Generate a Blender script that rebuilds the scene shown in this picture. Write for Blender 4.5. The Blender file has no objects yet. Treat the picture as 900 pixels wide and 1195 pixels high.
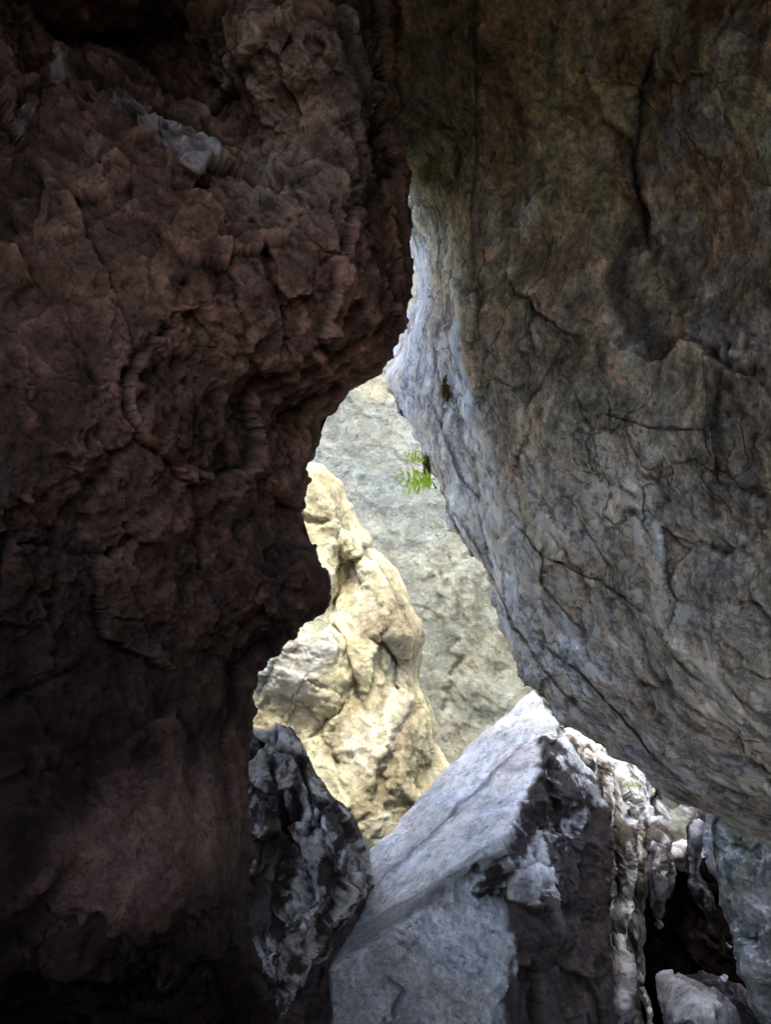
import bpy, math, random
import numpy as np
from mathutils import Vector, Matrix
from mathutils.geometry import delaunay_2d_cdt

random.seed(7)
RNG = np.random.default_rng(11)
scene = bpy.context.scene
col = scene.collection
R = math.radians

# ------------------------------------------------------------------ camera
CAM = np.array([0.0, 0.0, 1.6])
PITCH = R(10)
F = 863.0
cp, sp_ = math.cos(PITCH), math.sin(PITCH)
FWD = np.array([0, cp, sp_]); UPV = np.array([0, -sp_, cp]); RGT = np.array([1.0, 0, 0])

def world(px, py, d):
    """point seen at photo pixel px,py standing d metres deep in the cave"""
    px, py, d = (np.asarray(a, float) for a in (px, py, d))
    x = (px-450)/F*d; y = (597.5-py)/F*d
    return CAM + x[..., None]*RGT + y[..., None]*UPV + d[..., None]*FWD

cam = bpy.data.cameras.new('camera'); camo = bpy.data.objects.new('camera', cam); col.objects.link(camo)
camo.location = CAM; camo.rotation_euler = (R(90)+PITCH, 0, 0)
cam.sensor_fit = 'VERTICAL'; cam.sensor_height = 36; cam.lens = 18/(597.5/F)
cam.clip_start = .02; cam.clip_end = 2000
scene.camera = camo

# ------------------------------------------------------------------ noise
_perm = RNG.permutation(256).astype(np.int64); _perm = np.concatenate([_perm]*3)
_g = RNG.normal(size=(256, 3)); _g /= np.linalg.norm(_g, axis=1)[:, None]
_rp = RNG.random((256, 3))
def _h(i, j, k): return _perm[_perm[_perm[i & 255] + (j & 255)] + (k & 255)]
def perlin(p):
    i = np.floor(p).astype(np.int64); f = p-i; u = f*f*f*(f*(f*6-15)+10)
    out = 0
    for dx in (0, 1):
        wx = u[:, 0] if dx else 1-u[:, 0]
        for dy in (0, 1):
            wy = u[:, 1] if dy else 1-u[:, 1]
            for dz in (0, 1):
                wz = u[:, 2] if dz else 1-u[:, 2]
                g = _g[_h(i[:, 0]+dx, i[:, 1]+dy, i[:, 2]+dz)]
                out = out + wx*wy*wz*((f[:, 0]-dx)*g[:, 0]+(f[:, 1]-dy)*g[:, 1]+(f[:, 2]-dz)*g[:, 2])
    return out*1.6
def fbm(p, s, octv=5, gain=.5, ridged=False, off=0.0):
    q = p*s+off; a = 1.0; t = 0; n = 0
    for o in range(octv):
        v = perlin(q)
        if ridged: v = 1-2*np.abs(v)*1.3
        t = t+a*v; n += a; a *= gain; q = q*2.03+17.3
    return t/n
def worley(p, s, off=0.0):
    """distance to nearest / second nearest feature point, plus a per cell random value"""
    q = p*s+off; i = np.floor(q).astype(np.int64)
    f1 = np.full(len(q), 9.0); f2 = np.full(len(q), 9.0); cid = np.zeros(len(q))
    for dx in (-1, 0, 1):
        for dy in (-1, 0, 1):
            for dz in (-1, 0, 1):
                c = i+np.array([dx, dy, dz]); h = _h(c[:, 0], c[:, 1], c[:, 2])
                d = np.linalg.norm(c+_rp[h]-q, axis=1)
                m = d < f1
                f2 = np.where(m, f1, np.minimum(f2, d)); cid = np.where(m, h/255.0, cid); f1 = np.where(m, d, f1)
    return f1, f2, cid
def facet(p, s, off=0.0, tilt=1.0):
    """broken stone: every cell is a plane of its own tilt; returns height, cell value, closeness to a break"""
    q = p*s+off; i = np.floor(q).astype(np.int64)
    f1 = np.full(len(q), 9.0); f2 = np.full(len(q), 9.0); cid = np.zeros(len(q)); pl = np.zeros(len(q))
    for dx in (-1, 0, 1):
        for dy in (-1, 0, 1):
            for dz in (-1, 0, 1):
                c = i+np.array([dx, dy, dz]); h = _h(c[:, 0], c[:, 1], c[:, 2])
                v = q-(c+_rp[h]); d = np.sqrt((v*v).sum(1))
                m = d < f1
                f2 = np.where(m, f1, np.minimum(f2, d)); cid = np.where(m, h/255.0, cid); f1 = np.where(m, d, f1)
                pl = np.where(m, (v*_g[h]).sum(1), pl)
    return pl*tilt+(cid-.5)*.6, cid, np.exp(-((f2-f1)/.07)**2)
def sstep(a, b, x):
    t = np.clip((x-a)/(b-a), 0, 1); return t*t*(3-2*t)

# ------------------------------------------------------------------ objects
def tag(o, label=None, cat=None, group=None, kind=None):
    if label: o['label'] = label
    if cat: o['category'] = cat
    if group: o['group'] = group
    if kind: o['kind'] = kind
    return o
def link_mesh(name, verts, faces, mat, parent=None, origin=None, smooth=True, attrs=None):
    verts = np.asarray(verts, float)
    if origin is None: origin = np.zeros(3)
    me = bpy.data.meshes.new(name)
    v = verts-origin
    faces = np.asarray(faces) if not isinstance(faces, list) else faces
    if isinstance(faces, np.ndarray) and faces.ndim == 2:
        n = faces.shape[1]
        me.vertices.add(len(v)); me.vertices.foreach_set('co', v.astype(np.float32).ravel())
        me.loops.add(faces.size); me.loops.foreach_set('vertex_index', faces.astype(np.int32).ravel())
        me.polygons.add(len(faces)); me.polygons.foreach_set('loop_start', np.arange(0, faces.size, n, dtype=np.int32))
        me.update(calc_edges=True); me.validate()
    else:
        me.from_pydata([tuple(x) for x in v], [], faces)
    me.polygons.foreach_set('use_smooth', np.full(len(me.polygons), smooth))
    for k, a in (attrs or {}).items():
        if k == 'tint':
            at = me.attributes.new(k, 'FLOAT_COLOR', 'POINT')
            at.data.foreach_set('color', np.concatenate([a, np.ones((len(a), 1))], 1).astype(np.float32).ravel())
        else:
            at = me.attributes.new(k, 'FLOAT_VECTOR', 'POINT'); at.data.foreach_set('vector', a.astype(np.float32).ravel())
    me.materials.append(mat)
    o = bpy.data.objects.new(name, me); col.objects.link(o); o.location = origin
    if parent:
        o.parent = parent; o.location = Vector(origin)-Vector(parent.location)
    return o

# ------------------------------------------------------------------ materials
def rock_mat(name, bump=.02, s1=14, s2=60, contrast=.55, rough=.92, spec=.15, pits=0.0, crack=0.0, cs=6, fleck=None, fleck_s=40, fleck_t=.62, hue=.07, gain=1.0):
    m = bpy.data.materials.new(name); m.use_nodes = True; nt = m.node_tree; N = nt.nodes; L = nt.links
    b = N['Principled BSDF']; b.inputs['Roughness'].default_value = rough
    b.inputs['Specular IOR Level'].default_value = spec
    at = N.new('ShaderNodeAttribute'); at.attribute_name = 'tint'
    gr = N.new('ShaderNodeAttribute'); gr.attribute_name = 'grain'
    def noise(sc, det=8, r=.6, dist=0.0):
        n = N.new('ShaderNodeTexNoise'); n.inputs['Scale'].default_value = sc; n.inputs['Detail'].default_value = det
        n.inputs['Roughness'].default_value = min(.85, r+.05); n.inputs['Distortion'].default_value = dist
        L.new(gr.outputs['Vector'], n.inputs['Vector']); return n.outputs['Fac']
    def math_(op, a, c):
        n = N.new('ShaderNodeMath'); n.operation = op
        for i, x in enumerate((a, c)):
            if isinstance(x, (int, float)): n.inputs[i].default_value = x
            else: L.new(x, n.inputs[i])
        return n.outputs[0]
    def ramp(x, a, c, lo=0.0, hi=1.0):
        n = N.new('ShaderNodeMapRange'); n.inputs[1].default_value = a; n.inputs[2].default_value = c
        n.inputs[3].default_value = lo; n.inputs[4].default_value = hi; L.new(x, n.inputs[0]); return n.outputs[0]
    n1 = noise(s1, 10, .65, .3); n2 = noise(s2, 8, .8)
    h = math_('ADD', math_('MULTIPLY', n1, 1.0), math_('MULTIPLY', n2, .6))
    n3 = noise(s2*2.6, 4, .7)
    c2 = contrast
    val = math_('MULTIPLY', ramp(n1, .36, .64, 1-c2*.9, 1+c2*.9), math_('MULTIPLY', ramp(n2, .36, .64, 1-c2, 1+c2), ramp(n3, .3, .7, 1-c2*.7, 1+c2*.7)))
    spk = ramp(noise(s2*.9, 5, .75, .4), .36, .43, .35, 1.0)
    val = math_('MULTIPLY', math_('MULTIPLY', val, spk), gain)
    if pits:
        v = N.new('ShaderNodeTexVoronoi'); v.inputs['Scale'].default_value = s1*1.6; v.feature = 'SMOOTH_F1'
        v.inputs['Smoothness'].default_value = .4
        # warp
        vm = N.new('ShaderNodeVectorMath'); vm.operation = 'ADD'
        nn = N.new('ShaderNodeTexNoise'); nn.inputs['Scale'].default_value = s1; nn.inputs['Detail'].default_value = 4
        L.new(gr.outputs['Vector'], nn.inputs['Vector'])
        sc = N.new('ShaderNodeVectorMath'); sc.operation = 'SCALE'; sc.inputs['Scale'].default_value = .12
        L.new(nn.outputs['Color'], sc.inputs[0]); L.new(gr.outputs['Vector'], vm.inputs[0]); L.new(sc.outputs[0], vm.inputs[1])
        L.new(vm.outputs[0], v.inputs['Vector'])
        h = math_('ADD', h, math_('MULTIPLY', ramp(v.outputs['Distance'], .1, .6, 0, -1), -pits))
    if crack:
        v = N.new('ShaderNodeTexVoronoi'); v.feature = 'DISTANCE_TO_EDGE'; v.inputs['Scale'].default_value = cs
        vm = N.new('ShaderNodeVectorMath'); vm.operation = 'ADD'
        nn = N.new('ShaderNodeTexNoise'); nn.inputs['Scale'].default_value = cs*1.3; nn.inputs['Detail'].default_value = 6
        L.new(gr.outputs['Vector'], nn.inputs['Vector'])
        sc = N.new('ShaderNodeVectorMath'); sc.operation = 'SCALE'; sc.inputs['Scale'].default_value = 1.6/cs
        L.new(nn.outputs['Color'], sc.inputs[0]); L.new(gr.outputs['Vector'], vm.inputs[0]); L.new(sc.outputs[0], vm.inputs[1])
        L.new(vm.outputs[0], v.inputs['Vector'])
        msk = ramp(noise(cs*.5, 2, .5), .45, .6)
        cr = math_('MULTIPLY', ramp(v.outputs['Distance'], 0.0, .035, 1, 0), msk)
        h = math_('SUBTRACT', h, math_('MULTIPLY', cr, crack))
        val = math_('MULTIPLY', val, math_('SUBTRACT', 1.0, math_('MULTIPLY', cr, .6)))
    mx = N.new('ShaderNodeMix'); mx.data_type = 'RGBA'; mx.blend_type = 'MULTIPLY'; mx.inputs[0].default_value = 1
    L.new(at.outputs['Color'], mx.inputs[6])
    cb = N.new('ShaderNodeCombineColor')
    for i in range(3): L.new(val, cb.inputs[i])
    L.new(cb.outputs[0], mx.inputs[7]); out = mx.outputs[2]
    hu = N.new('ShaderNodeValToRGB'); hu.color_ramp.elements[0].position = .36; hu.color_ramp.elements[1].position = .64
    a_ = hue; hu.color_ramp.elements[0].color = (1+a_, 1-.1*a_, 1-a_, 1); hu.color_ramp.elements[1].color = (1-a_*.8, 1, 1+a_, 1)
    me_ = hu.color_ramp.elements.new(.5); me_.color = (1, 1+.08*a_, 1-.4*a_, 1)
    L.new(noise(s1*.6, 7, .7, .5), hu.inputs['Fac'])
    mh = N.new('ShaderNodeMix'); mh.data_type = 'RGBA'; mh.blend_type = 'MULTIPLY'; mh.inputs[0].default_value = 1
    L.new(out, mh.inputs[6]); L.new(hu.outputs['Color'], mh.inputs[7]); out = mh.outputs[2]
    if fleck:
        fk = ramp(noise(fleck_s, 6, .75, .6), fleck_t, fleck_t+.06)
        m2 = N.new('ShaderNodeMix'); m2.data_type = 'RGBA'; L.new(fk, m2.inputs[0]); L.new(out, m2.inputs[6])
        m2.inputs[7].default_value = (*fleck, 1); out = m2.outputs[2]
    L.new(out, b.inputs['Base Color'])
    bp = N.new('ShaderNodeBump'); bp.inputs['Strength'].default_value = 1; bp.inputs['Distance'].default_value = bump
    L.new(h, bp.inputs['Height']); L.new(bp.outputs[0], b.inputs['Normal'])
    return m

def plain_mat(name, c, rough=.6, trans=0.0):
    m = bpy.data.materials.new(name); m.use_nodes = True; nt = m.node_tree; b = nt.nodes['Principled BSDF']
    b.inputs['Roughness'].default_value = rough; b.inputs['Specular IOR Level'].default_value = .3
    n = nt.nodes.new('ShaderNodeTexNoise'); n.inputs['Scale'].default_value = 60
    r = nt.nodes.new('ShaderNodeValToRGB'); r.color_ramp.elements[0].position = .3; r.color_ramp.elements[1].position = .7
    r.color_ramp.elements[0].color = (c[0]*.6, c[1]*.6, c[2]*.6, 1); r.color_ramp.elements[1].color = (c[0]*1.3, c[1]*1.3, c[2]*1.2, 1)
    tc = nt.nodes.new('ShaderNodeTexCoord'); nt.links.new(tc.outputs['Object'], n.inputs['Vector'])
    nt.links.new(n.outputs['Fac'], r.inputs['Fac']); nt.links.new(r.outputs['Color'], b.inputs['Base Color'])
    if trans:
        tr = nt.nodes.new('ShaderNodeBsdfTranslucent'); nt.links.new(r.outputs['Color'], tr.inputs['Color'])
        ms = nt.nodes.new('ShaderNodeMixShader'); ms.inputs[0].default_value = trans
        nt.links.new(b.outputs[0], ms.inputs[1]); nt.links.new(tr.outputs[0], ms.inputs[2])
        nt.links.new(ms.outputs[0], nt.nodes['Material Output'].inputs['Surface'])
    return m

# ------------------------------------------------------------------ rock builder
def axis(lo, hi, step, vlo, vhi):
    """positions dense between vlo and vhi, ever coarser outside"""
    a = [max(lo, vlo)]
    while a[-1] < min(hi, vhi): a.append(a[-1]+step)
    s = step
    while a[-1] < hi: s = min(s*1.12, 60); a.append(a[-1]+s)
    s = step
    while a[0] > lo: s = min(s*1.12, 60); a.insert(0, a[0]-s)
    return np.array(a)
def blur(a, m, k):
    for _ in range(3):
        for ax in (0, 1):
            num = a*m; den = m.astype(float)
            c1 = np.cumsum(np.pad(num, [(k+1, k) if i == ax else (0, 0) for i in (0, 1)]), axis=ax)
            c2 = np.cumsum(np.pad(den, [(k+1, k) if i == ax else (0, 0) for i in (0, 1)]), axis=ax)
            n = a.shape[ax]; hi = np.arange(n)+2*k+1; lo = np.arange(n)
            s1 = np.take(c1, hi, ax)-np.take(c1, lo, ax); s2 = np.take(c2, hi, ax)-np.take(c2, lo, ax)
            a = np.where(s2 > 0, s1/np.maximum(s2, 1e-9), a)
    return a
def roughen(poly, amp):
    """fractal midpoint roughening of the outline inside the view"""
    def rec(a, c, lv):
        L = math.hypot(c[0]-a[0], c[1]-a[1])
        vis = -30 < (a[0]+c[0])/2 < 930 and -30 < (a[1]+c[1])/2 < 1230
        if L < 5 or lv > 7 or (not vis and L < 80): return [a]
        t = .5+random.uniform(-.12, .12); k = amp*L*random.uniform(-1, 1) if vis else 0
        nx, ny = -(c[1]-a[1])/L, (c[0]-a[0])/L
        m = (a[0]+(c[0]-a[0])*t+nx*k, a[1]+(c[1]-a[1])*t+ny*k, a[2]+(c[2]-a[2])*t)
        return rec(a, m, lv+1)+rec(m, c, lv+1)
    out = []
    for i, a in enumerate(poly): out += rec(a, poly[(i+1) % len(poly)], 0)
    return out
def line_dist(px, py, pts):
    """distance in px to a polyline and the position 0..1 along it"""
    best = np.full(px.shape, 1e9); tt = np.zeros(px.shape); n = len(pts)-1
    for i in range(n):
        ax, ay = pts[i][:2]; bx, by = pts[i+1][:2]; vx, vy = bx-ax, by-ay; l2 = vx*vx+vy*vy+1e-9
        t = np.clip(((px-ax)*vx+(py-ay)*vy)/l2, 0, 1); d = np.hypot(px-ax-t*vx, py-ay-t*vy)
        m = d < best; best = np.where(m, d, best); tt = np.where(m, (i+t)/n, tt)
    return best, tt
def blob(px, py, cx, cy, rx, ry, ang=0, soft=.5):
    c, s = math.cos(R(ang)), math.sin(R(ang)); x, y = px-cx, py-cy
    q = np.hypot((x*c+y*s)/rx, (-x*s+y*c)/ry)
    return 1-sstep(1-soft, 1+soft, q)

def rock(name, poly, pts, edges, mat, disp, colour, step=2.0, smooth=0, roll=(14, .1), thick=1.2, ring=40, amp=.12,
         grooves=(), pull=.25, grain=None, cavity=.3, thk=None, gw=1.0, gd=1.0, view=(-20, 920, -20, 1215), parent=None, base=None):
    """closed sided rock: an outline with depths, inner knees with depths, creases between them.
    poly/pts: (px, py, depth); edges: index pairs over poly+pts; grooves: (polyline, width px, depth m)"""
    n0 = len(poly)
    allp = list(poly)+list(pts)
    cons = [(i, (i+1) % n0) for i in range(n0)]+list(edges)
    vs, es, fs, *_ = delaunay_2d_cdt([Vector(p[:2]) for p in allp], cons, [], 1, 1e-4)
    dv = []
    for v in vs:
        k = min(range(len(allp)), key=lambda i: (allp[i][0]-v.x)**2+(allp[i][1]-v.y)**2)
        dv.append(1/allp[k][2])
    poly = roughen([tuple(p) for p in poly], amp)
    P = np.array(poly)
    x0, x1, y0, y1 = P[:, 0].min()-ring-2, P[:, 0].max()+ring+2, P[:, 1].min()-ring-2, P[:, 1].max()+ring+2
    X = axis(x0, x1, step, view[0], view[1]); Y = axis(y0, y1, step, view[2], view[3])
    GX, GY = np.meshgrid(X, Y); sh = GX.shape; px, py = GX.ravel(), GY.ravel(); M = len(px)
    # signed distance, nearest outline point
    best = np.full(M, 1e18); bx = np.zeros(M); by = np.zeros(M); bd = np.zeros(M); inside = np.zeros(M, bool)
    for i in range(len(P)):
        a = P[i]; c = P[(i+1) % len(P)]; v = c-a; l2 = v[0]**2+v[1]**2+1e-12
        t = np.clip(((px-a[0])*v[0]+(py-a[1])*v[1])/l2, 0, 1)
        qx = a[0]+t*v[0]; qy = a[1]+t*v[1]; d = (px-qx)**2+(py-qy)**2
        m = d < best; best[m] = d[m]; bx[m] = qx[m]; by[m] = qy[m]; bd[m] = (a[2]+t*v[2])[m]
        if a[1] != c[1]:
            cr = ((a[1] > py) != (c[1] > py)) & (px < (c[0]-a[0])*(py-a[1])/(c[1]-a[1])+a[0]); inside ^= cr
    e = np.sqrt(best)*np.where(inside, 1, -1)
    # inner depth
    inv = np.full(M, np.nan)
    for f in fs:
        if len(f) != 3: continue
        A, B, C_ = (vs[i] for i in f); da, db, dc = (dv[i] for i in f)
        den = (B.y-C_.y)*(A.x-C_.x)+(C_.x-B.x)*(A.y-C_.y)
        if abs(den) < 1e-9: continue
        l1 = ((B.y-C_.y)*(px-C_.x)+(C_.x-B.x)*(py-C_.y))/den; l2_ = ((C_.y-A.y)*(px-C_.x)+(A.x-C_.x)*(py-C_.y))/den
        l3 = 1-l1-l2_; m = (l1 >= -1e-6) & (l2_ >= -1e-6) & (l3 >= -1e-6) & inside
        inv[m] = (l1*da+l2_*db+l3*dc)[m]
    dep = np.where(np.isnan(inv), bd, 1/np.where(np.isnan(inv), 1, inv))
    if smooth:
        dep = blur(dep.reshape(sh), (e > -12).reshape(sh), smooth).ravel()
        bdd = np.where(e < 0, bd, 0)
    t = np.clip(-e/ring, 0, 1)
    rr, rd = roll
    q = np.clip(1-e/rr, 0, 1); rol = rd*(1-np.sqrt(1-q*q))
    dep = np.where(e > 0, dep+rol, dep+rd+(thk(px, py) if thk else thick)*(t**1.3))
    ix, iy = bx-px, by-py; il = np.hypot(ix, iy)+1e-9
    PX = np.where(e > 0, px, bx+ix/il*pull*(-e)); PY = np.where(e > 0, py, by+iy/il*pull*(-e))
    pos = world(PX, PY, dep)
    gmask = np.zeros(M)
    for ln, w, dd in grooves:
        w = w*gw; dd = dd*gd
        jit = fbm(np.stack([px, py, px*0], 1), 1/26, 3, off=5.1+dd)*w*2.2
        jit2 = fbm(np.stack([px, py, px*0], 1), 1/26, 3, off=45.1)*w*2.2
        dl, tl = line_dist(px+jit, py+jit2, ln)
        prof = np.exp(-(dl/w)**2)*np.clip(np.minimum(tl, 1-tl)*6+.25, 0, 1)
        pos = pos+FWD*(prof*dd)[:, None]
        if dd > 0 and w < 4: gmask = np.maximum(gmask, prof)
    def normals(p):
        g = p.reshape(sh+(3,)); n = np.cross(np.gradient(g, axis=1), np.gradient(g, axis=0))
        n /= np.linalg.norm(n, axis=2)[..., None]+1e-12; n = n.reshape(-1, 3)
        s = np.sign(np.median((n*(CAM-p)).sum(1)[inside])) if inside.any() else 1
        return n*s
    n = normals(pos)
    # smoothed normals for displacement direction
    ns = np.stack([blur(n[:, i].reshape(sh), np.ones(sh, bool), 2).ravel() for i in range(3)], 1)
    ns /= np.linalg.norm(ns, axis=1)[:, None]+1e-12
    G = grain(px, py, pos) if grain else pos
    D = disp(px, py, pos, G)*np.clip(.38+e/26, .3, 1); pos2 = pos+ns*D[:, None]
    one = np.ones(sh, bool); D2 = D.reshape(sh)
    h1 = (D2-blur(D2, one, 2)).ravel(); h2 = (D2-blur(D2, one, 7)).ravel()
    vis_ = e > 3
    cav = np.clip(h1/(h1[vis_].std()*2+1e-9), -1.3, 1.2)*cavity+np.clip(h2/(h2[vis_].std()*2+1e-9), -1.3, 1.2)*cavity  # relief shading for the tint: pits darker, raised grain paler
    keep = (e > -ring).reshape(sh)
    idx = np.arange(M).reshape(sh)
    kf = keep[:-1, :-1] & keep[1:, :-1] & keep[:-1, 1:] & keep[1:, 1:]
    q4 = np.stack([idx[:-1, :-1][kf], idx[1:, :-1][kf], idx[1:, 1:][kf], idx[:-1, 1:][kf]], 1)
    used = np.unique(q4); rm = np.full(M, -1); rm[used] = np.arange(len(used))
    q4 = rm[q4]
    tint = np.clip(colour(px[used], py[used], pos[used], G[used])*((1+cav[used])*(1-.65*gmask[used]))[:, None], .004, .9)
    o = link_mesh(name, pos2[used], q4, mat, origin=base if base is not None else pos2[used].mean(0), attrs={'tint': tint, 'grain': G[used]}, parent=parent)
    return o

def mixc(c, d, m): return c*(1-m[:, None])+np.array(d)*m[:, None]
def base_c(c, n): return np.tile(np.array(c, float), (n, 1))

exec_parts = True
# ================================================================== SETTING: cave floor, added sky blockers, hills
def terrain(name, X, Y, zf, mat, cols, gs=1.0, flip=False, xyz=None):
    GX, GY = np.meshgrid(X, Y); sh = GX.shape
    p = np.stack([GX.ravel(), GY.ravel(), GX.ravel()*0], 1)
    p[:, 2] = zf(p)
    idx = np.arange(len(p)).reshape(sh)
    q = np.stack([idx[:-1, :-1].ravel(), idx[:-1, 1:].ravel(), idx[1:, 1:].ravel(), idx[1:, :-1].ravel()], 1)
    n = fbm(p, 1.3, 4)
    c = base_c(cols, len(p))*(1+.5*n[:, None])
    o = link_mesh(name, p, q, mat, attrs={'tint': np.clip(c, .01, .9), 'grain': p*gs})
    tag(o, kind='structure'); return o
m_floor = rock_mat('cave floor gravel', bump=.03, s1=8, s2=40, pits=.4)
ax_ = np.concatenate([-np.geomspace(600, 8, 24), np.linspace(-7.5, 7.5, 240), np.geomspace(8, 600, 24)])
ay_ = np.concatenate([-np.geomspace(600, 8, 20), np.linspace(-7.5, 13, 300), np.geomspace(14, 900, 24)])
terrain('ground', ax_, ay_, lambda p: fbm(p, .8, 5)*.16-1.2+.35*np.clip(np.hypot(p[:, 0], p[:, 1])-16, 0, 40)**.5, m_floor, (.16, .14, .12))

def sky_block_roof():
    # unseen vault over the camera, added to hold back sky light
    U = np.linspace(-1, 1, 150); V = np.linspace(-2.2, 3.2, 120)
    GU, GV = np.meshgrid(U, V); sh = GU.shape; u = GU.ravel(); v = GV.ravel()
    ang = u*R(112)
    rx = 3.1-.5*sstep(-2.5, -5, v); rz = 3.3-.8*sstep(-2, -5, v)
    p = np.stack([np.sin(ang)*rx, v, 1.3+np.cos(ang)*rz], 1)
    nrm = np.stack([np.sin(ang), v*0, np.cos(ang)], 1)
    p = p+nrm*(fbm(p, .7, 5)*.55+fbm(p, 3, 3)*.08)[:, None]
    idx = np.arange(len(p)).reshape(sh)
    q = np.stack([idx[:-1, :-1].ravel(), idx[:-1, 1:].ravel(), idx[1:, 1:].ravel(), idx[1:, :-1].ravel()], 1)
    cx = u[q].mean(1); cy = v[q].mean(1)
    hole = np.hypot((cx-HOLE[0])/HOLE[2], (cy-HOLE[1])/HOLE[3]) < 1
    q = q[~hole]
    o = link_mesh('sky_block_roof', p, q, m_cave, attrs={'tint': np.clip(base_c((.10, .075, .065), len(p)), .01, 1), 'grain': p})
    tag(o, kind='structure')
    # unseen low bank added behind the camera so light enters from above
    U = np.linspace(-6, 6, 110); V = np.linspace(-1.2, 2.4, 50); GU, GV = np.meshgrid(U, V); sh = GU.shape
    p = np.stack([GU.ravel(), GU.ravel()*0-3.4-.25*GV.ravel(), GV.ravel()], 1); p[:, 1] += fbm(p, .8, 5)*.5; p[:, 2] += fbm(p*np.array([1, 1, 0]), .6, 4)*.6
    idx = np.arange(len(p)).reshape(sh)
    q = np.stack([idx[:-1, :-1].ravel(), idx[:-1, 1:].ravel(), idx[1:, 1:].ravel(), idx[1:, :-1].ravel()], 1)
    o = link_mesh('sky_block_bank', p, q, m_cave, attrs={'tint': base_c((.06, .045, .04), len(p)), 'grain': p})
    tag(o, kind='structure')
m_cave = rock_mat('sky block rock', bump=.03, s1=6, s2=30)
HOLE = (.35, -1.4, .0001, .0001)
sky_block_roof()

# ================================================================== LEFT WALL
m_left = rock_mat('dark reddish pitted rock', bump=.045, s1=9, s2=48, contrast=.42, pits=.8, rough=.9, spec=.22)
LW = [(458, -60, 3.2), (457, 0, 3.15), (460, 60, 3.1), (461, 130, 3.05), (470, 180, 2.95), (475, 235, 2.9), (478, 288, 2.85), (483, 315, 2.8), (482, 345, 2.8),
      (472, 378, 2.75), (458, 418, 2.75), (440, 436, 2.75), (419, 447, 2.8), (401, 463, 2.8), (385, 482, 2.8), (370, 500, 2.8), (371, 521, 2.75), (366, 533, 2.75), (356, 542, 2.75),
      (359, 563, 2.72), (355, 587, 2.7), (346, 601, 2.7), (351, 617, 2.65), (359, 629, 2.6), (371, 636, 2.55), (374, 657, 2.5), (384, 685, 2.45), (382, 699, 2.45),
      (345, 741, 2.45), (322, 762, 2.45), (310, 766, 2.5), (303, 778, 2.5), (295, 787, 2.5), (296, 820, 2.5), (297, 845, 2.5), (293, 880, 2.45), (291, 934, 2.4), (294, 967, 2.4), (289, 1013, 2.35),
      (286, 1060, 2.3), (297, 1110, 2.25), (310, 1150, 2.2), (326, 1180, 2.15), (340, 1230, 2.1), (350, 1700, 1.9),
      (-900, 1700, 1.6), (-1500, 700, 1.9), (-1400, -300, 2.2), (-300, -280, 2.7), (480, -240, 3.4)]
LP = [(-60, -60, 1.9), (60, 40, 2.5), (150, 50, 2.75), (225, 20, 2.7), (245, 120, 2.7), (300, 30, 2.2), (390, 40, 2.25), (420, 90, 2.35), (415, 180, 2.35),
      (40, 150, 1.95), (110, 100, 2.1), (135, 115, 2.05), (180, 155, 2.02), (240, 200, 2.05), (310, 235, 2.12), (200, 100, 2.75), (285, 175, 2.45),
      (0, 300, 1.75), (100, 320, 1.8), (200, 330, 1.9), (300, 330, 2.0), (380, 300, 2.15), (430, 280, 2.4), (440, 380, 2.4), (340, 420, 2.2), (250, 450, 2.05),
      (100, 500, 1.72), (0, 590, 1.6), (120, 540, 1.75), (150, 620, 1.9), (60, 680, 1.75), (250, 600, 2.15), (330, 560, 2.45), (300, 680, 2.15), (355, 660, 2.3), (330, 730, 2.3),
      (200, 760, 2.05), (80, 800, 1.8), (0, 850, 1.7), (230, 860, 2.1), (110, 905, 1.85), (190, 900, 1.95), (270, 940, 2.2), (20, 1060, 1.55), (90, 1000, 1.65), (180, 1030, 1.75), (260, 1040, 2.0),
      (130, 1115, 1.7), (40, 1100, 1.7), (225, 1100, 1.95), (110, 1180, 2.1), (250, 1190, 2.2), (0, 1195, 2.0)]
def disp_left(px, py, p, G):
    sm = blob(px, py, 165, 1000, 150, 120, -20, .5)*.85
    w = p+.03*np.stack([fbm(p, 9, 3, off=1), fbm(p, 9, 3, off=9), fbm(p, 9, 3, off=21)], 1)
    a, _, ea = facet(w, 3.3, 1.0); b, _, eb = facet(w, 8.5, 4.0); c, _, ec = facet(w, 21, 9.0)
    f1, f2, _ = worley(w, 12, 2.0); g1, g2, _ = worley(w, 27, 3.3)
    por = sstep(-.15, .25, fbm(p, 2.6, 3, off=4))
    lo = fbm(p, 1.7, 4)*.06+fbm(p, 5, 3, .5)*.022
    tur = np.abs(fbm(p, 7, 6, .7, off=31))*.045
    pit = -(.018*sstep(.40, .12, f1)+.012*sstep(.42, .1, g1))*por
    amt = (1-sm)*(1-.35*sstep(650, 850, py))
    return lo+(a*.042+b*.020+c*.009+tur+pit-.012*ea*por)*amt+fbm(p, 40, 3, .7)*.005
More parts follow.
